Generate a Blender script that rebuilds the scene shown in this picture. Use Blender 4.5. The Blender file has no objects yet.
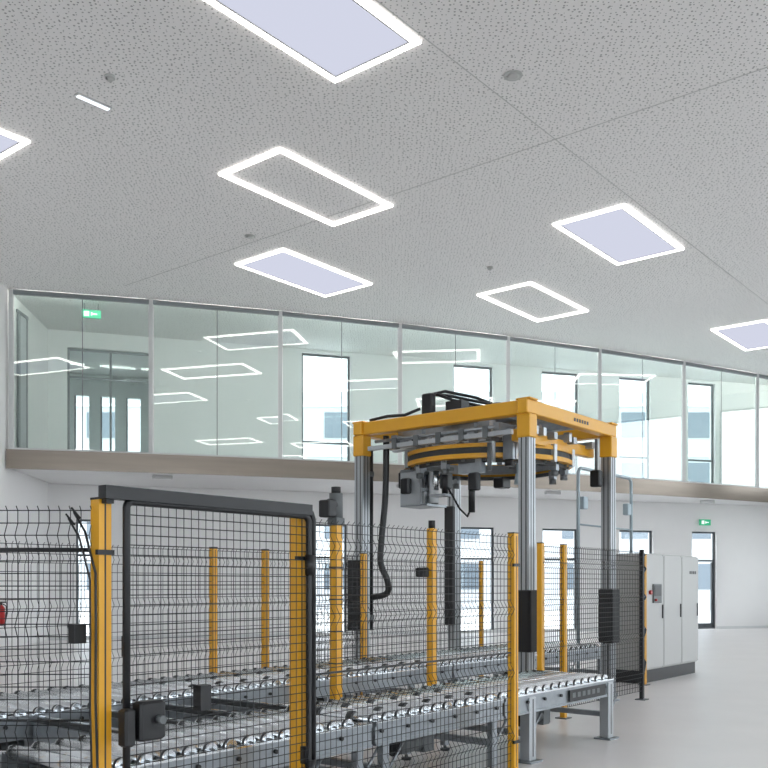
import bpy, math, random
from mathutils import Matrix, Vector
random.seed(4)
E=1.55; F=920.0; CH=8.55
S39,C39=math.sin(math.radians(39)),math.cos(math.radians(39))
ROT=math.radians(51)
P0=(-1.347,4.38)

# ---------------- materials ----------------
def nt(name):
    m=bpy.data.materials.new(name); m.use_nodes=True
    return m,m.node_tree.nodes,m.node_tree.links
def pbr(name,col,rough=.5,metal=0,noise=0,nscale=6,bump=0,emit=None,es=0,spec=None,stretch=None):
    m,n,l=nt(name); b=n['Principled BSDF']
    b.inputs['Base Color'].default_value=(*col,1); b.inputs['Roughness'].default_value=rough
    b.inputs['Metallic'].default_value=metal
    if spec is not None: b.inputs['Specular IOR Level'].default_value=spec
    if noise or bump:
        t=n.new('ShaderNodeTexCoord'); x=n.new('ShaderNodeTexNoise'); x.inputs['Scale'].default_value=nscale
        x.inputs['Detail'].default_value=5
        if stretch:
            mp_=n.new('ShaderNodeMapping'); mp_.inputs['Scale'].default_value=stretch
            l.new(t.outputs['Object'],mp_.inputs['Vector']); l.new(mp_.outputs[0],x.inputs['Vector'])
        else: l.new(t.outputs['Object'],x.inputs['Vector'])
        if noise:
            r=n.new('ShaderNodeMapRange'); r.inputs['To Min'].default_value=1-noise; r.inputs['To Max'].default_value=1+noise
            l.new(x.outputs['Fac'],r.inputs['Value'])
            v=n.new('ShaderNodeVectorMath'); v.operation='SCALE'; v.inputs[0].default_value=col
            l.new(r.outputs['Result'],v.inputs['Scale']); l.new(v.outputs['Vector'],b.inputs['Base Color'])
        if bump:
            bp=n.new('ShaderNodeBump'); bp.inputs['Strength'].default_value=bump; bp.inputs['Distance'].default_value=.01
            l.new(x.outputs['Fac'],bp.inputs['Height']); l.new(bp.outputs['Normal'],b.inputs['Normal'])
    if emit:
        b.inputs['Emission Color'].default_value=(*emit,1); b.inputs['Emission Strength'].default_value=es
    return m
M={}
M['wall']=pbr('wall_plaster',(.84,.83,.825),.8,noise=.02,nscale=2)
M['gwall']=pbr('gallery_plaster',(.78,.79,.77),.8,noise=.02,nscale=2)
M['floor']=pbr('floor_screed',(.77,.74,.735),.34,noise=.06,nscale=1.3,spec=.5)
M['soffit']=pbr('soffit_plaster',(.74,.73,.73),.8)
M['fascia']=pbr('fascia_steel',(.22,.187,.158),.28,metal=.9,noise=.22,nscale=1.0,stretch=(.5,.5,6))
M['white']=pbr('white_frame',(.66,.67,.67),.45)
M['darkframe']=pbr('dark_frame',(.07,.08,.09),.4)
M['greyframe']=pbr('grey_frame',(.23,.25,.26),.4)
M['yellow']=pbr('yellow_paint',(.80,.395,.022),.36,noise=.04,nscale=9)
M['black']=pbr('black_plastic',(.010,.010,.012),.4)
M['wire']=pbr('black_wire',(.018,.019,.021),.45)
M['alu']=pbr('aluminium',(.46,.48,.50),.35,metal=.7,noise=.05,nscale=10)
M['groove']=pbr('dark_groove',(.045,.048,.05),.6)
M['galv']=pbr('galvanized',(.31,.333,.355),.36,metal=.75,noise=.22,nscale=14)
M['roller']=pbr('zinc_roller',(.74,.77,.80),.18,metal=.95,noise=.05,nscale=8)
M['grey']=pbr('grey_plastic',(.13,.14,.145),.5)
M['cab']=pbr('cabinet_paint',(.50,.50,.49),.45)
M['red']=pbr('red_paint',(.45,.012,.012),.35)
M['blue']=pbr('blue_tube',(.33,.40,.44),.4,metal=.3)
M['film']=pbr('film_roll',(.75,.78,.8),.2,spec=.7)
M['seam']=pbr('ceiling_seam',(.56,.55,.54),.8)
M['green']=pbr('exit_green',(.02,.4,.2),.5,emit=(.02,.2,.1),es=.4)
M['pict']=pbr('exit_pictogram',(.9,.95,.9),.5,emit=(.9,1,.95),es=.25)
M['sensor']=pbr('sensor_plastic',(.5,.5,.49),.5)
M['lightgrey']=pbr('lamp_body',(.55,.55,.55),.5)
M['ground']=pbr('ground_paving',(.70,.70,.69),.9,noise=.1)
M['facade']=pbr('facade_render',(.5,.52,.54),.8)
M['facadewin']=pbr('facade_windows',(.12,.15,.18),.2)
M['label']=pbr('label_white',(.8,.8,.8),.5)
def emis(name,col,s):
    m,n,l=nt(name); n.remove(n['Principled BSDF']); e=n.new('ShaderNodeEmission')
    e.inputs['Color'].default_value=(*col,1); e.inputs['Strength'].default_value=s
    l.new(e.outputs[0],n['Material Output'].inputs['Surface']); return m
M['led']=emis('led_light',(1,.975,.94),3.2)
M['sky_panel']=emis('skylight_diffuser',(.255,.264,.315),1.0)
M['tube']=emis('lamp_tube',(.85,.93,1),.7)
M['gallery_fill']=emis('hidden_gallery_fill',(1,.99,.95),9.0)  # invented glow, added only to brighten the gallery interior
def glass(name,tint,boost,ior=1.5):
    m,n,l=nt(name); n.remove(n['Principled BSDF'])
    t=n.new('ShaderNodeBsdfTransparent'); t.inputs['Color'].default_value=(*tint,1)
    g=n.new('ShaderNodeBsdfGlossy'); g.inputs['Roughness'].default_value=.0
    g.inputs['Color'].default_value=(.95,1,.98,1)
    f=n.new('ShaderNodeFresnel'); f.inputs['IOR'].default_value=ior
    mm=n.new('ShaderNodeMath'); mm.operation='MULTIPLY'; mm.inputs[1].default_value=boost; mm.use_clamp=True
    mx=n.new('ShaderNodeMixShader'); l.new(f.outputs[0],mm.inputs[0]); l.new(mm.outputs[0],mx.inputs['Fac'])
    l.new(t.outputs[0],mx.inputs[1]); l.new(g.outputs[0],mx.inputs[2]); l.new(mx.outputs[0],n['Material Output'].inputs['Surface'])
    return m
M['glass']=glass('gallery_glass',(.78,.89,.865),3.4)
M['wglass']=glass('window_glass',(.90,.95,.97),1.2)
m,n,l=nt('perforated_ceiling'); b=n['Principled BSDF']; b.inputs['Roughness'].default_value=.85
t=n.new('ShaderNodeTexCoord')
vo=n.new('ShaderNodeTexVoronoi'); vo.voronoi_dimensions='2D'; vo.inputs['Scale'].default_value=14.5; vo.inputs['Randomness'].default_value=.7
l.new(t.outputs['Object'],vo.inputs['Vector'])
sx=n.new('ShaderNodeSeparateColor'); l.new(vo.outputs['Color'],sx.inputs[0])
rr=n.new('ShaderNodeMapRange'); rr.inputs['To Min'].default_value=.09; rr.inputs['To Max'].default_value=.215
l.new(sx.outputs[0],rr.inputs['Value'])
sb=n.new('ShaderNodeMath'); sb.operation='SUBTRACT'; l.new(vo.outputs['Distance'],sb.inputs[0]); l.new(rr.outputs[0],sb.inputs[1])
mr=n.new('ShaderNodeMapRange'); mr.inputs['From Min'].default_value=-.02; mr.inputs['From Max'].default_value=.03
l.new(sb.outputs[0],mr.inputs['Value'])
mc=n.new('ShaderNodeMix'); mc.data_type='RGBA'; mc.inputs['A'].default_value=(.36,.355,.35,1); mc.inputs['B'].default_value=(.90,.88,.87,1)
l.new(mr.outputs[0],mc.inputs['Factor']); l.new(mc.outputs['Result'],b.inputs['Base Color'])
M['ceil']=m

# ---------------- mesh builder ----------------
class B:
    def __init__(s): s.v=[];s.f=[];s.m=[];s.sm=[];s.mats=[]
    def mi(s,k):
        if k not in s.mats: s.mats.append(k)
        return s.mats.index(k)
    def add(s,vs,fs,k,smooth=False):
        o=len(s.v); s.v+= [tuple(x) for x in vs]; i=s.mi(k)
        for j,f in enumerate(fs):
            s.f.append([o+a for a in f]); s.m.append(i); s.sm.append(smooth if isinstance(smooth,bool) else smooth[j])
    def box(s,x0,x1,y0,y1,z0,z1,k,rot=None):
        vs=[Vector(p) for p in [(x0,y0,z0),(x1,y0,z0),(x1,y1,z0),(x0,y1,z0),(x0,y0,z1),(x1,y0,z1),(x1,y1,z1),(x0,y1,z1)]]
        s.add(vs,[(0,3,2,1),(4,5,6,7),(0,1,5,4),(1,2,6,5),(2,3,7,6),(3,0,4,7)],k)
    def bbox(s,x0,x1,y0,y1,z0,z1,k,c=.01):
        def ring(i,z): return [(x0+i+c,y0+i,z),(x1-i-c,y0+i,z),(x1-i,y0+i+c,z),(x1-i,y1-i-c,z),(x1-i-c,y1-i,z),(x0+i+c,y1-i,z),(x0+i,y1-i-c,z),(x0+i,y0+i+c,z)]
        vs=ring(c,z0)+ring(0,z0+c)+ring(0,z1-c)+ring(c,z1); fs=[tuple(range(7,-1,-1)),tuple(range(24,32))]
        for r in range(3):
            for j in range(8): a=r*8+j; d=r*8+(j+1)%8; fs.append((a,d,d+8,a+8))
        s.add(vs,fs,k)
    def cyl(s,p,q,r,k,n=12,r2=None,caps=True):
        p=Vector(p);q=Vector(q);d=(q-p).normalized(); a=d.orthogonal().normalized(); b=d.cross(a); r2=r if r2 is None else r2
        vs=[];
        for c,rad in((p,r),(q,r2)):
            for i in range(n):
                t=2*math.pi*i/n; vs.append(c+a*math.cos(t)*rad+b*math.sin(t)*rad)
        fs=[(i,(i+1)%n,n+(i+1)%n,n+i) for i in range(n)]; sm=[True]*n
        if caps: fs+=[tuple(range(n-1,-1,-1)),tuple(range(n,2*n))]; sm+=[False,False]
        s.add(vs,fs,k,sm)
    def path(s,pts,r,k,n=6,smooth=True,closed=False):
        P=[Vector(p) for p in pts]; N=len(P); vs=[]; a=None
        for i,p in enumerate(P):
            if closed: d=(P[(i+1)%N]-P[i-1])
            else: d=(P[min(i+1,N-1)]-P[max(i-1,0)])
            d.normalize()
            if a is None: a=d.orthogonal().normalized()
            a=(a-d*a.dot(d)).normalized(); b=d.cross(a)
            for j in range(n):
                t=2*math.pi*(j+.5)/n; vs.append(p+a*math.cos(t)*r+b*math.sin(t)*r)
        fs=[]
        for i in range(N if closed else N-1):
            for j in range(n):
                i2=(i+1)%N; fs.append((i*n+j,i*n+(j+1)%n,i2*n+(j+1)%n,i2*n+j))
        if not closed: fs+=[tuple(range(n-1,-1,-1)),tuple(range((N-1)*n,N*n))]
        s.add(vs,fs,k,smooth)
    def annulus(s,c,ro,ri,z0,z1,k,n=64):
        vs=[]
        for i in range(n):
            t=2*math.pi*i/n; x,y=math.cos(t),math.sin(t)
            vs+=[(c[0]+ro*x,c[1]+ro*y,z0),(c[0]+ro*x,c[1]+ro*y,z1),(c[0]+ri*x,c[1]+ri*y,z1),(c[0]+ri*x,c[1]+ri*y,z0)]
        fs=[]
        for i in range(n):
            a=i*4; d=((i+1)%n)*4
            for j in range(4): fs.append((a+j,d+j,d+(j+1)%4,a+(j+1)%4))
        s.add(vs,fs,k)
    def prism(s,poly,z0,z1,k):
        n=len(poly); vs=[(x,y,z0) for x,y in poly]+[(x,y,z1) for x,y in poly]
        s.add(vs,[tuple(range(n-1,-1,-1)),tuple(range(n,2*n))]+[(i,(i+1)%n,n+(i+1)%n,n+i) for i in range(n)],k)
    def obj(s,name,loc=(0,0,0),rz=0,shift=None):
        sh=Vector(shift) if shift else Vector((0,0,0))
        me=bpy.data.meshes.new(name); me.from_pydata([tuple(Vector(p)-sh) for p in s.v],[],s.f)
        for k in s.mats: me.materials.append(M[k])
        me.polygons.foreach_set('material_index',s.m); me.polygons.foreach_set('use_smooth',s.sm); me.update()
        o=bpy.data.objects.new(name,me); bpy.context.collection.objects.link(o)
        R=Matrix.Rotation(rz,4,'Z'); o.matrix_world=Matrix.Translation(loc)@R@Matrix.Translation(sh)
        return o
LOC=(P0[0],P0[1],0)
def place(b,name,shift): return b.obj(name,LOC,ROT,shift)

# ---------------- room shell ----------------
def zf(X): return 24.43+.383*X+.0086*X*X
def zr(X): return 28.15+.313*X
def xl(z): return -8.92-.0837*(z-21.7)
LC=(-9.23,zr(-9.23)); RC=(15.5,zr(15.5)); YB=-10.0
room=[(xl(YB),YB),(15.5,YB),RC,LC]
b=B(); b.prism(room,-.15,0,'floor'); b.obj('floor')
b=B(); b.prism(room,CH,CH+.2,'ceil'); b.obj('ceiling')
def wall(name,p,q,z1,ops,k='wall',th=.3,side=1,z00=0):
    p=Vector((*p,0));q=Vector((*q,0)); ln=(q-p).length; d=(q-p)/ln; ang=math.atan2(d.y,d.x)
    b=B(); bs=sorted(set([0,ln]+[o[0] for o in ops]+[o[1] for o in ops]))
    for a,c in zip(bs,bs[1:]):
        mid=(a+c)/2; hs=sorted([(o[2],o[3]) for o in ops if o[0]<mid<o[1]]); z=z00
        for h0,h1 in hs+[(z1,z1)]:
            if h0>z+1e-4: b.box(a,c,0,th*side,z,h0,k)
            z=h1
    b.obj(name,tuple(p),ang); return p,d,ang
wn=[0]
def window(p,ang,s0,s1,z0,z1,fk='darkframe',bars=(),side=1,door=False,vb=()):
    b=B(); w=.06; y0,y1=(.10*side,.17*side) if side>0 else (-.17,-.10)
    b.box(s0,s0+w,y0,y1,z0,z1,fk); b.box(s1-w,s1,y0,y1,z0,z1,fk)
    b.box(s0+w,s1-w,y0,y1,z1-w,z1,fk); b.box(s0+w,s1-w,y0,y1,z0,z0+w,fk)
    for h in bars: b.box(s0+w,s1-w,y0,y1,h-w/2,h+w/2,fk)
    for x in vb: b.box(x-w/2,x+w/2,y0,y1,z0+w,z1-w,fk)
    ym=(y0+y1)/2
    b.add([(s0+w,ym,z0+w),(s1-w,ym,z0+w),(s1-w,ym,z1-w),(s0+w,ym,z1-w)],[(0,1,2,3)],'wglass')
    if door:
        b.box(s0+.06,s0+.13,y0,y1,.06,2.3,fk); b.box(s1-.13,s1-.06,y0,y1,.06,2.3,fk); b.box(s0+.06,s1-.06,y0,y1,.06,.2,fk)
        b.cyl((s0+.16,y0-.05,1.0),(s0+.16,y0-.05,1.35),.015,'alu')
    wn[0]+=1
    sh=((s0+s1)/2,(y0+y1)/2,(z0+z1)/2)
    b.obj(('door_%d' if door else 'window_%d')%wn[0],tuple(p),ang,sh)
K=math.hypot(1,.313)
def s_(X): return (X+9.23)*K
up=[(-1.73,1.5),(2.82,1.35),(5.74,1.35),(8.4,1.2),(10.9,1.1)]
lo=[(-8.1,.9),(-1.73,1.3),(2.9,1.3),(5.74,1.3),(8.45,1.3),(11.0,1.0)]
U=[(s_(x)-w/2,s_(x)+w/2,4.75,8.45) for x,w in up]+[(s_(-8.75),s_(-6.55),4.71,8.1)]
Lo=[(s_(x)-w/2,s_(x)+w/2,0,3.35) for x,w in lo]
p,d,ang=wall('wall_back',LC,RC,CH,U+Lo)
for i,o in enumerate(U):
    if i==5: window(p,ang,*o,fk='greyframe',bars=(7.3,),vb=((o[0]+o[1])/2,))
    else: window(p,ang,*o,bars=(5.8,) )
for i,o in enumerate(Lo):
    window(p,ang,*o,fk='darkframe',bars=(2.35,),door=(i==5))
pl,dl,al=wall('wall_left',(xl(YB),YB),LC,CH,[],side=1)
b=B(); a0,a1=U[5][0]-.6,U[5][1]+1.2; D=4.2
b.box(a0,a1,.31,D,4.5,4.7,'gwall'); b.box(a0,a1,.31,D,8.3,8.5,'gwall'); b.box(a0-.15,a0,.31,D,4.5,8.5,'gwall')
for x0,x1 in((a0,a0+.7),(a0+1.15,a0+1.5),(a0+1.95,a0+2.3),(a0+2.75,a1)): b.box(x0,x1,D,D+.2,4.5,8.5,'gwall')
for x0,x1 in((a0+.7,a0+1.15),(a0+1.5,a0+1.95),(a0+2.3,a0+2.75)): b.box(x0,x1,D,D+.2,7.6,8.5,'gwall'); b.box(x0,x0+.05,D+.05,D+.12,4.7,7.6,'darkframe')
b.box(a1,a1+.15,.31,D,4.5,8.5,'gwall')
b.obj('wall_corridor',tuple(p),ang)
ro=[]
for i in range(9):
    a=2+i*4.6; ro+= [(a,a+3.2,.4,3.8),(a,a+3.2,4.9,8.0)]  # window openings out of view, added to supply daylight
pr,dr,ar=wall('wall_right',(15.5,YB),RC,CH,ro,side=-1)
for o in ro: window(pr,ar,*o,side=-1)
fo=[]
for i in range(5):
    a=1.2+i*4.1; fo+=[(a,a+3.3,.3,3.9),(a,a+3.3,4.6,8.1)]  # glazing behind the camera, added so sky light enters
pf,df,af=wall('wall_front',(xl(YB),YB),(15.5,YB),CH,fo,side=-1)
for o in fo: window(pf,af,*o,side=-1,vb=((o[0]+o[1])/2,))
b=B(); b.box(-150,150,-150,150,-.6,-.2,'ground'); b.obj('ground')
b=B(); b.box(-30,45,62,75,-.2,14.5,'facade')
for r in range(4):
    for i in range(18): b.box(-28+i*4,-25.6+i*4,61.9,62,1.2+r*3.4,2.9+r*3.4,'facadewin')
    b.box(-30,45,61.85,62,3.3+r*3.4,3.5+r*3.4,'label')
b.obj('neighbouring_building')
b=B(); b.box(0,(s_(11.0)-.5),-.02,0,0,.09,'white'); b.box(s_(11)+.5,s_(15.4),-.02,0,0,.09,'white'); b.obj('baseboard_back',tuple(p),ang)

# gallery slab
gx=[-8.90+i*(24.3/24) for i in range(25)]
front=[(x,zf(x)) for x in gx]; front[0]=(xl(21.7)+.02,zf(-8.9))
back=[(15.4,zr(15.4)-.02),(-9.15,zr(-9.15)-.02)]
b=B(); b.prism(front+back,4.30,4.70,'soffit'); b.obj('gallery_floor_slab')
b=B()
off=.04
for (a,c) in zip(front,front[1:]):
    b.prism([(a[0],a[1]-off),(c[0],c[1]-off),(c[0],c[1]-.001),(a[0],a[1]-.001)],4.27,4.73,'fascia')
b.obj('trim_3')
mx=[-8.83,-5.72,-2.65,.43,3.5,6.4,9.4,12.4,15.35]
mp=[(x,zf(x)+.08) for x in mx]
b=B()
for x,y in mp:
    b.box(x-.05,x+.05,y-.05,y+.05,4.7,CH-.02,'white')
for (a,c) in zip(mp,mp[1:]):
    for z0,z1,kk in((CH-.13,CH-.02,'greyframe'),(4.7,4.78,'white')):
        b.prism([(a[0],a[1]-.04),(c[0],c[1]-.04),(c[0],c[1]+.04),(a[0],a[1]+.04)],z0,z1,kk)
    b.prism([(a[0]+.1,a[1]+.045+.03),(c[0]-.1,c[1]+.045-.03),(c[0]-.1,c[1]+.075-.03),(a[0]+.1,a[1]+.075+.03)],CH-.10,CH-.03,'gallery_fill')  # added emissive strip, hidden behind the head rail, fills the gallery with light
for (a,c) in zip(mp,mp[1:]):
    dx,dy=(c[0]-a[0]),(c[1]-a[1])
    def at(t): return (a[0]+dx*t,a[1]+dy*t)
    q0,q1=at(.02),at(.98)
    b.add([(*q0,4.78),(*q1,4.78),(*q1,CH-.13),(*q0,CH-.13)],[(0,1,2,3)],'glass')
    m0,m1=at(.497),at(.503)
    b.prism([(m0[0],m0[1]-.006),(m1[0],m1[1]-.006),(m1[0],m1[1]+.006),(m0[0],m0[1]+.006)],4.78,CH-.13,'greyframe')
b.obj('window_80')
b=B()
for y0,y1 in((22.5,22.6),(23.1,23.2)):
    b.box(xl(y0)+.01,xl(y0)+.06,y0,y1,4.8,8.2,'greyframe')
b.box(xl(22.8)+.01,xl(22.8)+.05,22.5,23.2,8.2,8.28,'greyframe')
b.box(xl(22.8)+.012,xl(22.8)+.03,22.6,23.1,4.8,8.2,'facade')
b.obj('window_90')

# ---------------- ceiling items ----------------
def frame_light(cx,cy,fill):
    b=B(); a,c,w=1.45,.745,.088; z0,z1=CH-.03,CH-.001
    b.box(-a,a,-c,-c+w,z0,z1,'led'); b.box(-a,a,c-w,c,z0,z1,'led')
    b.box(-a,-a+w,-c+w,c-w,z0,z1,'led'); b.box(a-w,a,-c+w,c-w,z0,z1,'led')
    if fill:
        e=.03; b.box(-a+w+e,a-w-e,-c+w+e,c-w-e,CH-.02,CH-.001,'sky_panel')
        for q in(-1,1):
            b.box(-a+w,a-w,q*(c-w-e/2)-e/2,q*(c-w-e/2)+e/2,CH-.025,CH-.001,'lightgrey')
            b.box(q*(a-w-e/2)-e/2,q*(a-w-e/2)+e/2,-c+w+e,c-w-e,CH-.025,CH-.001,'lightgrey')
        o=b.obj('framed_skylight',(cx,cy,0),ROT,(0,0,CH-.02))
    else: o=b.obj('ceiling_frame_lamp',(cx,cy,0),ROT,(0,0,CH-.02))
def cen(px,py,su,sv):
    z=F*7/(584-py); X=(px-384)*z/F
    return X+su*1.45*S39-sv*.745*C39, z+su*1.45*C39+sv*.745*S39
frame_light(*cen(335,81,-1,-1),True)
frame_light(*cen(333,225,-1,-1),False)
frame_light(*cen(325,296,-1,-1),True)
frame_light(*cen(617,264,-1,-1),True)
frame_light(*cen(537,321,-1,-1),False)
frame_light(*cen(745,350,-1,-1),True)
frame_light(*cen(30,141,-1,1),True)
for x,y,f in[(9.6,18.8,False),(12.6,21.5,True),(5.2,10.2,True),(9.8,12.5,True),(5.5,3.0,False),(11.5,6.0,False),(8,-3.5,True),(-2.5,-5.5,False),(12.5,0.5,True)]:
    frame_light(x,y,f)
def cp(px,py): z=F*7/(584-py); return ((px-384)*z/F,z)
a=cp(430,42); c=cp(400,192)
b=B()
b.box(-10.3,21.5,-.009,.009,CH-.004,CH-.0005,'seam'); b.obj('trim_1',(a[0],a[1],0),ROT)
b=B(); b.box(-.009,.009,-17.5,8.2,CH-.004,CH-.0005,'seam'); b.obj('trim_2',(c[0],c[1],0),ROT)
def disc(px,py,r,name,h=.04):
    x,y=cp(px,py); b=B(); b.cyl((0,0,CH-.001),(0,0,CH-h*.5),r,'sensor',20); b.cyl((0,0,CH-h*.5),(0,0,CH-h),r*.7,'sensor',20,r2=r*.45)
    b.obj(name,(x,y,0),0,(0,0,CH-h/2))
disc(513,75,.13,'ceiling_speaker',.03); disc(110,76,.07,'smoke_detector',.07); disc(250,236,.11,'ceiling_speaker',.03); disc(490,267,.07,'smoke_detector',.07)
a=cp(76,93);c=cp(110,108); b=B(); dx,dy=c[0]-a[0],c[1]-a[1]; ln=math.hypot(dx,dy)
b.box(0,ln,-.05,.05,CH-.03,CH-.001,'lightgrey'); b.box(.02,ln-.02,-.035,.035,CH-.04,CH-.03,'tube'); b.obj('emergency_lamp',(a[0],a[1],0),math.atan2(dy,dx),(ln/2,0,CH-.03))
for x in(-5.6,.6,5.0,10.6):
    b=B(); b.bbox(-.25,.25,-.06,.06,4.2,4.299,'lightgrey',.012); b.box(-.22,.22,-.045,.045,4.195,4.205,'label'); b.obj('soffit_lamp',(x,zf(x)+.7,0),ang,(0,0,4.25))
def exit_sign(x,y,z,w,h,rz,rod):
    b=B(); b.box(-w/2,w/2,-.03,.03,-h/2,h/2,'green')
    b.box(-w*.38,-w*.12,-.034,-.03,-h*.3,h*.3,'pict'); b.box(.0,w*.3,-.034,-.03,-h*.08,h*.08,'pict')
    b.box(-w*.02,w*.05,-.034,-.03,-h*.2,h*.2,'pict')
    if rod:
        for q in(-w*.35,w*.35): b.cyl((q,0,h/2),(q,0,rod),.008,'grey')
    else: b.box(-w/4,w/4,.03,.06,-h/4,h/4,'grey')
    b.obj('exit_sign',(x,y,z),rz)
exit_sign(-7.3,22.95,8.28,.46,.2,ang,CH-8.28)
exit_sign(11.0,zr(11.0)-.07,3.66,.42,.2,ang,0)
yy=21.0; xx=xl(yy)+.12; b=B()
b.cyl((0,0,.62),(0,0,1.0),.085,'red',18); b.cyl((0,0,1.0),(0,0,1.07),.085,'red',18,r2=.03); b.cyl((0,0,.6),(0,0,.62),.075,'black',18)
b.cyl((0,0,1.07),(0,0,1.13),.025,'black'); b.box(-.02,.12,-.015,.015,1.12,1.15,'black'); b.path([(.03,0,1.1),(.11,.02,1.05),(.12,.02,.9),(.1,.02,.72)],.012,'black')
b.box(-.118,-.085,-.04,.04,.7,.95,'grey'); b.obj('fire_extinguisher',(xx,yy,0),0,(0,0,.85))

# ---------------- fences (local uv frame) ----------------
def post(b,u,v,h,s=.032,k='yellow',cl=(.3,1.7)):
    b.box(u-s,u+s,v-s,v+s,.012,h,k); b.box(u-s-.002,u+s+.002,v-s-.002,v+s+.002,h,h+.01,'black')
    b.box(u-.07,u+.07,v-.07,v+.07,0,.012,'grey')
    b.box(u-.004,u+.004,v-s-.0015,v-s,.1,h-.02,'groove')
    for z in cl:
        b.box(u-s-.012,u+s+.012,v-s-.008,v-s+.012,z-.012,z+.012,'black')
def mesh_panel(b,p,q,z0,z1,dw=.05,dh=.06,r=.0026,fold=True,top_curl=True):
    p=Vector((*p,0));q=Vector((*q,0)); ln=(q-p).length; d=(q-p)/ln; nrm=Vector((d.y,-d.x,0))
    def offz(z):
        if not fold: return 0
        o=0
        for fz in(.35,.85,1.35,1.78):
            o=max(o,.035*(1-abs(z-fz)/.06)) if abs(z-fz)<.06 else o
        return o
    zs=[]
    if fold:
        for fz in(.35,.85,1.35,1.78): zs+=[fz-.06,fz,fz+.06]
    zs=sorted([z0]+[z for z in zs if z0<z<z1]+[z1])
    n=max(2,round(ln/dw))
    for i in range(n+1):
        a=p+d*(ln*i/n); pts=[a+nrm*offz(z)+Vector((0,0,z)) for z in zs]
        if fold and top_curl: pts.append(a+nrm*.02+Vector((0,0,z1+.02)))
        b.path(pts,r,'wire',4,False)
    m_=round((z1-z0)/dh)
    hz=[z0+(z1-z0)*j/m_ for j in range(m_+1)]
    for z in hz:
        o=nrm*(offz(z)+r*1.5); b.path([p+o+Vector((0,0,z)),q+o+Vector((0,0,z))],r,'wire',4,False)
b=B()
post(b,1.333,0,1.95,.034); post(b,3.77,0,1.95,.03)
mesh_panel(b,(1.37,0),(3.735,0),.1,1.92,dh=.055)
b.box(1.37,3.73,-.008,.008,1.0,1.012,'wire')
place(b,'safety_fence',(2.6,0,0))
b=B()
post(b,0,0,1.95,.034)
dirL=( -S39, C39 )
eL=(dirL[0]*1.6,dirL[1]*1.6); sL=(dirL[0]*.045,dirL[1]*.045)
mesh_panel(b,eL,sL,.1,1.90)
b.path([(sL[0],sL[1],1.71),(eL[0],eL[1],1.71)],.009,'black',6); b.path([(sL[0],sL[1],.9),(eL[0],eL[1],.9)],.006,'black',6)
post(b,eL[0],eL[1],1.95)
b.box(-.125,-.06,.03,.08,1.27,1.36,'black')
cab=[(-.08,.05,1.86),(-.10,.09,1.91),(-.08,.10,1.89),(-.055,.05,1.80),(-.05,-.03,1.6),(-.055,-.04,1.3),(-.06,-.045,1.0),(-.05,-.045,.7),(-.06,-.045,.3)]
b.path(cab,.006,'black',8); b.path([(x-.02,y+.015,z-.03) for x,y,z in cab],.005,'black',8)
place(b,'safety_fence',(-.4,.4,0))
b=B(); k='black'
def arc(c,r,a0,a1,n=6): return [(c[0]+r*math.cos(a0+(a1-a0)*i/n),0,c[1]+r*math.sin(a0+(a1-a0)*i/n)) for i in range(n+1)]
y=-.075
pts=[(.09,y,.06)]+[(.09,y,1.88)]+[(x,y,z) for x,_,z in arc((.12,1.915),.03,math.pi,math.pi/2)]+[(x,y,z) for x,_,z in arc((1.31,1.905),.04,math.pi/2,0)]+[(1.35,y,.06)]
b.path(pts+[(.09,y,.06)],.019,k,8)
b.box(-.045,1.35,y-.03,y+.03,1.95,2.012,k); b.path([(1.33,y,1.98),(1.37,y,1.965),(1.385,y,1.93),(1.385,y,.1)],.018,k,8)
mesh_panel(b,(.1,y),(1.34,y),.1,1.93,dw=.048,dh=.048,r=.0026,fold=False)
b.bbox(.10,.25,y-.1,y-.02,.80,.99,k,.012); b.bbox(.03,.09,y-.08,y-.01,.78,.96,k,.01); b.cyl((.2,y-.1,.9),(.2,y-.14,.9),.02,'grey')
b.box(.51,.58,y-.04,y+.02,.90,1.03,k)
for z in(.4,1.6): b.cyl((1.36,y,z),(1.36,y,z+.12),.03,k)
b.box(.09,.13,y+.03,-.034,1.2,1.3,k); b.box(-.02,.02,y+.0,-.034,1.93,1.99,k); b.box(1.32,1.345,y,-.034,.5,.6,k)
place(b,'safety_gate',(.7,-.07,0))
# back fence
b=B(); pp=[(-.6,3.7),(1.6,3.7),(3.85,3.7),(4.6,3.7),(5.27,3.7),(6.3,3.7),(6.3,4.6),(8.3,4.6),(10.4,4.6)]
for q in pp:
    if q[0] not in(1.6,8.3): post(b,*q,1.93,.03,cl=())
for a,c in zip(pp,pp[1:]): mesh_panel(b,a,c,.12,1.9,dw=.06,dh=.08,r=.003)
place(b,'safety_fence',(5,3.7,0))
# right fence run to the cabinet
b=B(); pp=[(6.47,1.27),(7.0,1.27),(9.2,1.27),(10.93,1.98)]
for q in pp:
    if q[0]!=9.2: post(b,*q,2.0,.03,cl=())
    else: post(b,*q,2.0,.025,k='black',cl=())
for a,c in zip(pp,pp[1:]): mesh_panel(b,a,c,.12,1.97,dw=.05,dh=.06,r=.0036)
place(b,'safety_fence',(8,1.5,0))

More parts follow.
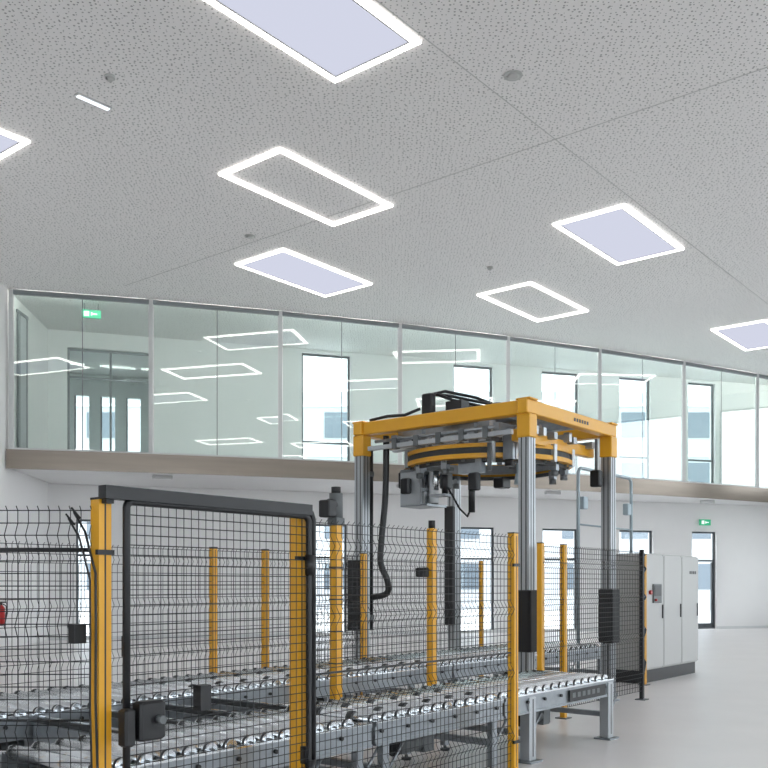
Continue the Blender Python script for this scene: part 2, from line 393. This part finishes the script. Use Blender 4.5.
# ---------------- conveyors ----------------
def conveyor(name,u0,u1,v0,v1,h,pitch=.15,r=.042,dots=False,label=False,thick=()):
    b=B(); t=.035
    for v in(v0,v1-t):
        b.box(u0,u1,v,v+t,h-.17,h-.012,'galv')
        b.box(u0,u1,v-.012 if v==v0 else v+t,v if v==v0 else v+t+.012,h-.17,h-.15,'galv')
        b.box(u0,u1,v-.012 if v==v0 else v+t,v if v==v0 else v+t+.012,h-.035,h-.012,'galv')
    b.box(u0,u1,v0-.012,v0+t+.01,h-.012,h,'roller'); b.box(u0,u1,v1-t-.01,v1+.012,h-.012,h,'roller')
    n=int((u1-u0-.1)/pitch)
    for i in range(n+1):
        u=u0+.06+i*pitch
        b.cyl((u,v0+t+.015,h-.005),(u,v1-t-.015,h-.005),r,'roller',14)
        b.cyl((u,v0+t,h-.005),(u,v1-t,h-.005),.012,'grey',8)
        for e in(v0+t+.03,v1-t-.05): b.cyl((u,e,h-.005),(u,e+.02,h-.005),r+.002,'groove',14)
        if dots and i%2==0:
            for f in(.28,.62):
                vv=v0+(v1-v0)*f; b.cyl((u,vv-.02,h-.01),(u,vv+.02,h-.01),r+.014,'groove',12);
                b.cyl((u,vv-.04,h-.01),(u,vv-.023,h-.01),r+.008,'grey',12)
        if i%2==0: b.cyl((u,v0-.02,h-.07),(u,v0-.0,h-.07),.014,'black',8)
    b.box(u0+.02,u1-.02,v0+t,v1-t,h-.125,h-.115,'groove')
    L_=[u0+.12]
    while L_[-1]+1.35<u1-.2: L_.append(L_[-1]+1.35)
    L_.append(u1-.12)
    if thick: L_=list(thick)
    for u in L_:
        b.box(u-.03,u+.03,v0+t,v1-t,h-.17,h-.13,'galv')
        b.box(u-.025,u+.025,v0+t,v1-t,.22,.27,'galv')
        for v in(v0+.0,v1-.05):
            if thick and v==v0:
                b.bbox(u-.055,u+.055,v-.02,v+.08,.015,h-.03,'alu',.006); b.box(u-.1,u+.1,v-.06,v+.12,0,.015,'galv'); b.box(u-.006,u+.006,v-.022,v-.02,.05,h-.05,'groove')
            else:
                b.box(u-.035,u+.035,v,v+.05,.05,h-.17,'galv'); b.cyl((u,v+.025,.02),(u,v+.025,.06),.015,'grey'); b.cyl((u,v+.025,0),(u,v+.025,.02),.045,'black')
        b.path([(u+.03,v0+.03,h-.4),(u+.25,v0+.03,h-.17)],.014,'galv',4)
    um=(u0+u1)/2; b.cyl((um-.16,v0+.35,h-.3),(um+.12,v0+.35,h-.3),.07,'grey',14); b.box(um+.12,um+.25,v0+.28,v0+.42,h-.38,h-.17,'grey')
    b.cyl((um-.2,v0+.35,h-.3),(um-.16,v0+.35,h-.3),.075,'black',14)
    if label:
        b.box(u1-.95,u1-.2,v0-.02,v0-.013,h-.145,h-.035,'black')
        for i in range(6): b.box(u1-.9+i*.1,u1-.84+i*.1,v0-.022,v0-.019,h-.11,h-.065,'grey')
    return place(b,name,((u0+u1)/2,(v0+v1)/2,0))
V1=1.18
conveyor('roller_conveyor',.12,2.3,.24,V1,.60)
conveyor('roller_conveyor',2.34,4.0,.24,V1,.60,dots=True)
conveyor('roller_conveyor',4.04,6.1,.24,V1,.60,label=True,thick=(4.47,6.02))
conveyor('roller_conveyor',-.5,2.6,2.28,3.5,.62)
conveyor('roller_conveyor',2.64,6.2,2.28,3.5,.62,dots=True)
conveyor('roller_conveyor',6.24,10.2,2.28,3.5,.62)
b=B()
for u in(1.0,1.5,2.0,2.5):
    b.box(u-.05,u+.05,1.22,2.24,.44,.56,'galv'); b.box(u-.02,u+.02,1.22,2.24,.56,.60,'groove'); b.box(u-.012,u+.012,1.22,2.24,.60,.61,'roller')
for v in(1.3,2.1): b.box(.95,2.55,v,v+.06,.36,.44,'galv')
for u in(1.0,2.5):
    for v in(1.3,2.1): b.box(u-.035,u+.035,v,v+.06,0,.36,'galv')
place(b,'chain_transfer_conveyor',(1.75,1.7,0))

# ---------------- ring stretch wrapper (own frame, then sized to its real dimensions) ----------------
b=B(); u0,u1,v0,v1=-.795,.765,-.89,.93; H=3.10; s=.052; ZB=.4147
def aluprof(u,v,z0,z1,s):
    b.box(u-s,u+s,v-s,v+s,z0,z1,'alu')
    for q in(-s*.42,s*.42):
        for sg in(-1,1):
            b.box(u+q-.005,u+q+.005,v+sg*s-.002,v+sg*s+.002,z0+.02,z1,'groove')
            b.box(u+sg*s-.002,u+sg*s+.002,v+q-.005,v+q+.005,z0+.02,z1,'groove')
for u,v in((u0,v0),(u1,v0),(u0,v1),(u1,v1)):
    aluprof(u,v,ZB+.015,H-.13,s)
    b.box(u-.08,u+.08,v-.08,v+.08,ZB,ZB+.015,'galv')
    b.bbox(u-.064,u+.064,v-.064,v+.064,H-.32,H-.12,'yellow',.008)
for u,v in((u0,v0),(u1,v0)):
    b.bbox(u-.08,u+.08,v-.085,v-.055,.98,1.5,'black',.008)
    b.bbox(u-.08,u-.055,v-.08,v+.07,.98,1.5,'black',.008)
w=.05
for v in(v0,v1): b.bbox(u0-.08,u1+.08,v-w,v+w,H-.12,H,'yellow',.008)
for u in(u0,u1): b.bbox(u-w,u+w,v0+w,v1-w,H-.12,H,'yellow',.008)
for u,v in((u0,v0),(u1,v0),(u0,v1),(u1,v1)): b.bbox(u-.07,u+.07,v-.07,v+.07,H-.005,H+.012,'yellow',.005)
for i in range(6): b.box(u0+.75+i*.05,u0+.78+i*.05,v0-w-.003,v0-w,H-.08,H-.05,'black')
for u in(u0+.28,u0+.42,.1): b.box(u-.025,u+.025,v0+.06,v1-.06,H-.24,H-.17,'alu')
for v in(v0+.34,v1-.34): b.box(u0+.06,u1-.06,v-.03,v+.03,H-.21,H-.14,'galv')
b.bbox(u0+.06,u1-.06,v0+.12,v0+.19,H-.32,H-.22,'yellow',.006)
b.box(u0-.06,u0-.02,v0+.12,v1-.12,H-.28,H-.24,'alu'); b.cyl((u0-.04,v0+.3,H-.2),(u0-.04,v1-.2,H-.2),.015,'galv')
for i in range(5): b.box(u0-.07,u0-.01,v0+.35+i*.25,v0+.40+i*.25,H-.29,H-.19,'grey')
for i in range(4): b.box(u0+.2+.37*i,u0+.26+.37*i,v0+.05,v0+.3,H-.25,H-.19,'galv')
b.box(u0+.5,u0+.6,v0+w,v1-w,H-.1,H-.01,'galv'); b.box(u1-.6,u1-.5,v0+w,v1-w,H-.1,H-.01,'galv')
cu,cv=0,0
b.box(cu-.42,cu-.1,cv+.0,cv+.35,H-.02,H+.02,'grey')
b.cyl((cu-.3,cv+.12,H+.1),(cu-.0,cv+.12,H+.1),.07,'black',16); b.box(cu-.42,cu-.29,cv+.03,cv+.21,H+.02,H+.18,'black')
for i in range(6): b.cyl((cu-.26+i*.045,cv+.12,H+.1),(cu-.245+i*.045,cv+.12,H+.1),.078,'grey',16)
b.bbox(cu-.5,cu-.42,cv+.32,cv+.44,H+.02,H+.27,'black',.01)
b.box(cu-.46,cu-.42,cv+.0,cv+.32,H+.05,H+.09,'galv')
b.box(cu+.1,cu+.28,cv-.1,cv+.1,H-.02,H+.06,'black')
b.cyl((cu-.38,cv-.35,H+.0),(cu-.38,cv-.35,H+.1),.06,'grey',14); b.box(cu-.46,cu-.3,cv-.5,cv-.3,H-.06,H+.02,'galv')
for k_ in range(3):
    o=k_*.05
    b.path([(cu-.45,cv+.4-o,H+.26),(cu-.3,cv+.3-o,H+.31-o),(cu-.05,cv+.1-o,H+.26-o),(cu+.15,cv-.05-o,H+.18),(cu+.22,cv-.08-o,H+.06)],.015,'black',8)
b.path([(cu-.5,cv+.45,H+.13),(cu-.55,cv+.6,H+.08),(u0+.02,v1-.3,H+.04),(u0,v1-.1,H+.02)],.015,'black',8)
RH=2.745
# ring: yellow rim, dark gear belt, steel running track, lower yellow lip
b.annulus((cu,cv),.81,.74,RH+.02,RH+.055,'yellow')
b.annulus((cu,cv),.79,.73,RH-.035,RH+.02,'groove')
b.annulus((cu,cv),.74,.70,RH-.05,RH+.04,'galv')
b.annulus((cu,cv),.81,.73,RH-.075,RH-.035,'yellow')
b.annulus((cu,cv),.74,.71,RH-.11,RH-.075,'groove')
for i in range(12):
    t=i*math.pi/6+.2; x,y_=.69*math.cos(t),.69*math.sin(t)
    b.cyl((x,y_,RH+.0),(x,y_,RH+.08),.035,'grey',12); b.cyl((x,y_,RH+.08),(x,y_,RH+.17),.016,'galv',8)
    x,y_=.80*math.cos(t+.15),.80*math.sin(t+.15)
    if abs(x)<.74: b.box(x-.025,x+.025,y_-.02,y_+.02,RH-.09,RH+.07,'alu')
for i in range(8):
    t=math.pi/8+i*math.pi/4; x,y_=cu+.76*math.cos(t),cv+.76*math.sin(t); x=max(min(x,.7),-.7); b.box(x-.03,x+.03,y_-.03,y_+.03,RH+.05,H-.12,'galv')
for i in range(24):
    t=i*math.pi/12; b.cyl((cu+.75*math.cos(t),cv+.75*math.sin(t),RH-.095),(cu+.75*math.cos(t),cv+.75*math.sin(t),RH-.075),.018,'grey',8)
def rp(t,r): return cu+r*math.cos(t),cv+r*math.sin(t)
x,y_=rp(math.radians(125),.66)
b.box(x-.16,x+.16,y_-.14,y_+.12,RH-.12,RH-.09,'galv'); b.box(x-.16,x-.13,y_-.12,y_+.12,RH-.44,RH-.09,'alu'); b.box(x+.1,x+.16,y_-.1,y_+.1,RH-.40,RH-.09,'alu')
b.cyl((x-.05,y_-.2,RH-.1),(x-.05,y_-.2,RH-.42),.045,'film',16); b.cyl((x+.05,y_-.14,RH-.1),(x+.05,y_-.14,RH-.42),.035,'grey',12); b.cyl((x-.02,y_+.05,RH-.1),(x-.02,y_+.05,RH-.4),.05,'roller',12)
b.box(x-.16,x+.16,y_-.2,y_+.12,RH-.45,RH-.43,'galv'); b.bbox(x-.22,x-.16,y_-.02,y_+.08,RH-.33,RH-.18,'black',.01); b.bbox(x-.1,x+.05,y_+.1,y_+.2,RH-.26,RH-.1,'black',.01)
for i in range(3): b.cyl((x+.1-.09*i,y_+.0,RH-.12),(x+.1-.09*i,y_+.0,RH-.44),.018,'roller',10)
b.box(x-.12,x+.12,y_-.1,y_-.07,RH-.3,RH-.27,'galv')
x,y_=rp(math.radians(165),.60)
b.box(x-.08,x+.08,y_-.1,y_+.1,RH-.14,RH-.11,'grey'); b.cyl((x,y_-.05,RH-.12),(x,y_-.05,RH-.36),.03,'black',12); b.cyl((x,y_+.05,RH-.12),(x,y_+.05,RH-.32),.028,'roller',12); b.box(x-.06,x+.06,y_-.09,y_+.09,RH-.38,RH-.36,'galv')
b.bbox(x+.05,x+.13,y_-.05,y_+.05,RH-.3,RH-.15,'grey',.008)
x,y_=rp(math.radians(200),.68)
b.box(x-.04,x+.04,y_-.12,y_+.12,RH-.2,RH-.05,'galv'); b.cyl((x,y_,RH-.2),(x,y_,RH-.55),.03,'black',14); b.bbox(x-.07,x+.0,y_-.1,y_+.0,RH-.36,RH-.2,'black',.01)
b.path([(x,y_,RH-.5),(x+.05,y_+.08,RH-.58),(x+.1,y_+.2,RH-.5),(x+.05,y_+.3,RH-.3)],.01,'black',6)
x,y_=rp(math.radians(235),.7)
b.cyl((x,y_,RH+.2),(x,y_,RH-.2),.02,'blue',10); b.cyl((x,y_,RH-.2),(x,y_,RH-.30),.025,'blue',12,r2=.04); b.cyl((x,y_,RH+.13),(x,y_,RH+.2),.04,'blue',12)
b.box(x-.1,x+.1,y_-.03,y_+.03,RH-.02,RH+.02,'galv'); b.cyl((x+.12,y_,RH-.14),(x+.12,y_,RH+.16),.025,'roller',10)
x,y_=rp(math.radians(215),.84)
b.cyl((x,y_,RH-.12),(x,y_,RH+.24),.028,'alu',12); b.box(x-.06,x+.06,y_-.03,y_+.03,RH+.06,RH+.10,'grey'); b.cyl((x-.05,y_,RH-.2),(x-.05,y_,RH+.04),.02,'grey',10)
x,y_=rp(math.radians(225),.84)
b.box(x-.02,x+.02,y_-.05,y_+.05,RH-.1,RH+.18,'galv'); b.cyl((x,y_,RH-.16),(x,y_,RH-.10),.04,'black',12)
x,y_=rp(math.radians(20),.7)
b.bbox(x-.1,x+.06,y_-.06,y_+.06,RH-.2,RH-.09,'black',.01)
b.bbox(u1-.2,u1-.12,v0+.0,v0+.10,RH-.26,RH-.1,'black',.01); b.cyl((u1-.16,v0+.05,RH-.1),(u1-.16,v0+.05,RH+.2),.015,'grey')
for t in(60,150,180,270,300,330):
    x,y_=rp(math.radians(t),.72); b.box(x-.03,x+.03,y_-.03,y_+.03,RH-.15,RH-.07,'galv'); b.cyl((x,y_,RH-.2),(x,y_,RH-.15),.035,'grey',12)
b.path([(u0+.1,cv-.5,RH+.14),(u0+.35,cv-.35,RH+.2),(cu,cv-.45,RH+.12),(u1-.3,cv-.5,RH+.2),(u1-.1,v0+.2,RH+.15)],.013,'black',6)
b.path([(u0+.1,cv+.4,RH+.16),(u0+.45,cv+.25,RH+.1),(cu,cv+.3,RH+.2),(u1-.3,cv+.1,RH+.12)],.013,'black',6)
b.bbox(-.1,.1,-.3,-.1,RH+.12,RH+.22,'grey',.01); b.cyl((0,-.2,RH+.1),(0,-.2,RH-.02),.05,'grey',14)
def smooth(P,n=5):
    out=[]
    for i in range(len(P)-1):
        p0=Vector(P[max(i-1,0)]);p1=Vector(P[i]);p2=Vector(P[i+1]);p3=Vector(P[min(i+2,len(P)-1)])
        for j in range(n):
            t=j/n; out.append(.5*((2*p1)+(p2-p0)*t+(2*p0-5*p1+4*p2-p3)*t*t+(-p0+3*p1-3*p2+p3)*t**3))
    out.append(Vector(P[-1])); return out
hp=[(u0+.0,v1-.3,H-.15),(u0+.0,v1-.29,2.4),(u0-.03,v1-.27,2.0),(u0-.06,v1-.28,1.75),(u0-.02,v1-.33,1.58),(u0+.03,v1-.28,1.46),(u0+.02,v1-.1,1.42)]
b.path(smooth(hp),.03,'black',10)
b.cyl((u0+.14,v1,1.1),(u0+.14,v1,2.9),.018,'black'); b.box(u0+.05,u0+.16,v1-.02,v1+.02,1.2,1.25,'grey'); b.box(u0+.05,u0+.16,v1-.02,v1+.02,2.6,2.65,'grey')
b.bbox(u0-.11,u0-.055,v1-.10,v1+.10,1.1,1.78,'black',.01)
b.bbox(u1-.11,u1-.055,v1-.06,v1+.06,1.1,2.4,'black',.01)
SC=1.365; MC=(7.78,2.79)
b.v=[(MC[0]+x*SC,MC[1]+y_*SC,(z-ZB)*SC) for x,y_,z in b.v]
place(b,'stretch_wrapping_machine',(MC[0],MC[1],0))
# lifting columns
b=B(); u,v=3.87,1.98
b.box(u-.1,u+.1,v-.08,v+.08,0,.015,'galv'); b.bbox(u-.045,u+.045,v-.045,v+.045,.015,2.1,'yellow',.006)
b.bbox(u-.06,u+.06,v-.06,v+.06,2.1,2.17,'grey',.006); b.cyl((u,v,2.17),(u,v,2.40),.065,'grey',14); b.cyl((u-.1,v,2.29),(u+.02,v,2.29),.055,'black',12); b.bbox(u-.17,u-.06,v-.07,v+.07,2.17,2.33,'black',.01)
b.cyl((u,v,2.40),(u,v,2.46),.045,'black',14)
for z in(.8,1.1,1.4,1.7): b.box(u-.049,u+.049,v-.049,v+.049,z,z+.012,'groove')
place(b,'lifting_column',(u,v,0))
b=B(); u,v=5.08,1.75
b.box(u-.09,u+.09,v-.08,v+.08,0,.015,'galv'); b.bbox(u-.04,u+.04,v-.04,v+.04,.015,2.12,'yellow',.006)
b.cyl((u,v,2.12),(u,v,2.2),.035,'black',14)
b.bbox(u-.1,u-.04,v+.0,v+.14,1.62,1.72,'black',.01)
place(b,'lifting_column',(u,v,0))
# tubular portal
b=B(); v=3.0; A0,A1,T=10.75,12.75,3.40
pts=[(A0,v,.01),(A0,v,T-.1)]+[(A0+.1-.1*math.cos(t),v,T-.1+.1*math.sin(t)) for t in(.4,.8,1.2,1.57)]+[(A1-.1,v,T)]+[(A1-.1+.1*math.sin(t),v,T-.1+.1*math.cos(t)) for t in(.4,.8,1.2,1.57)]+[(A1,v,.01)]
b.path(pts,.028,'blue',8); b.box(A0-.1,A0+.1,v-.08,v+.08,0,.012,'blue'); b.box(A1-.1,A1+.1,v-.08,v+.08,0,.012,'blue')
b.bbox(A0+.1,A0+.25,v-.05,v+.05,2.75,2.95,'blue',.01); b.bbox(A1-.24,A1-.1,v-.05,v+.05,2.75,2.95,'blue',.01)
b.path([(A0,v,2.5),(A1,v,2.5)],.015,'blue',8)
place(b,'tubular_portal_frame',((A0+A1)/2,v,0))
# electrical cabinet
b=B(); a0,a1,c0,c1=11.05,13.35,2.05,2.6
b.box(a0+.02,a1-.02,c0+.03,c1,0,.2,'black'); b.bbox(a0,a1,c0,c1,.2,2.03,'cab',.01)
wd=(a1-a0)/3
for i in range(3):
    x0=a0+i*wd+.012; x1=a0+(i+1)*wd-.012
    b.bbox(x0,x1,c0-.025,c0,.23,2.0,'cab',.006); b.box(x1+.002,x1+.022,c0-.004,c0,.22,2.01,'groove')
    b.box(x1-.07,x1-.045,c0-.04,c0-.025,1.0,1.22,'black')
b.bbox(a0+.3,a0+.62,c0-.05,c0-.025,1.25,1.55,'grey',.006); b.box(a0+.33,a0+.59,c0-.056,c0-.05,1.36,1.53,'black'); b.cyl((a0+.36,c0-.05,1.3),(a0+.36,c0-.08,1.3),.02,'red')
b.cyl((a0+.2,c0-.025,1.42),(a0+.2,c0-.06,1.42),.035,'red')
for i in range(4): b.box(a1-.42+i*.08,a1-.37+i*.08,c0-.028,c0-.025,1.72,1.77,'groove')
place(b,'electrical_cabinet',((a0+a1)/2,(c0+c1)/2,0))

# ---------------- world, camera ----------------
w=bpy.data.worlds.new('overcast_sky'); bpy.context.scene.world=w; w.use_nodes=True
bg=w.node_tree.nodes['Background']; bg.inputs['Color'].default_value=(.93,.965,1,1); bg.inputs['Strength'].default_value=1.8
cam=bpy.data.cameras.new('camera'); co=bpy.data.objects.new('camera',cam); bpy.context.collection.objects.link(co)
co.location=(0,0,E); co.rotation_euler=(math.pi/2,0,0); cam.sensor_width=36; cam.lens=36*F/768; cam.shift_y=200/768; cam.clip_end=500
bpy.context.scene.camera=co
bpy.context.scene.view_settings.view_transform='Standard'
bpy.context.scene.view_settings.exposure=1.35
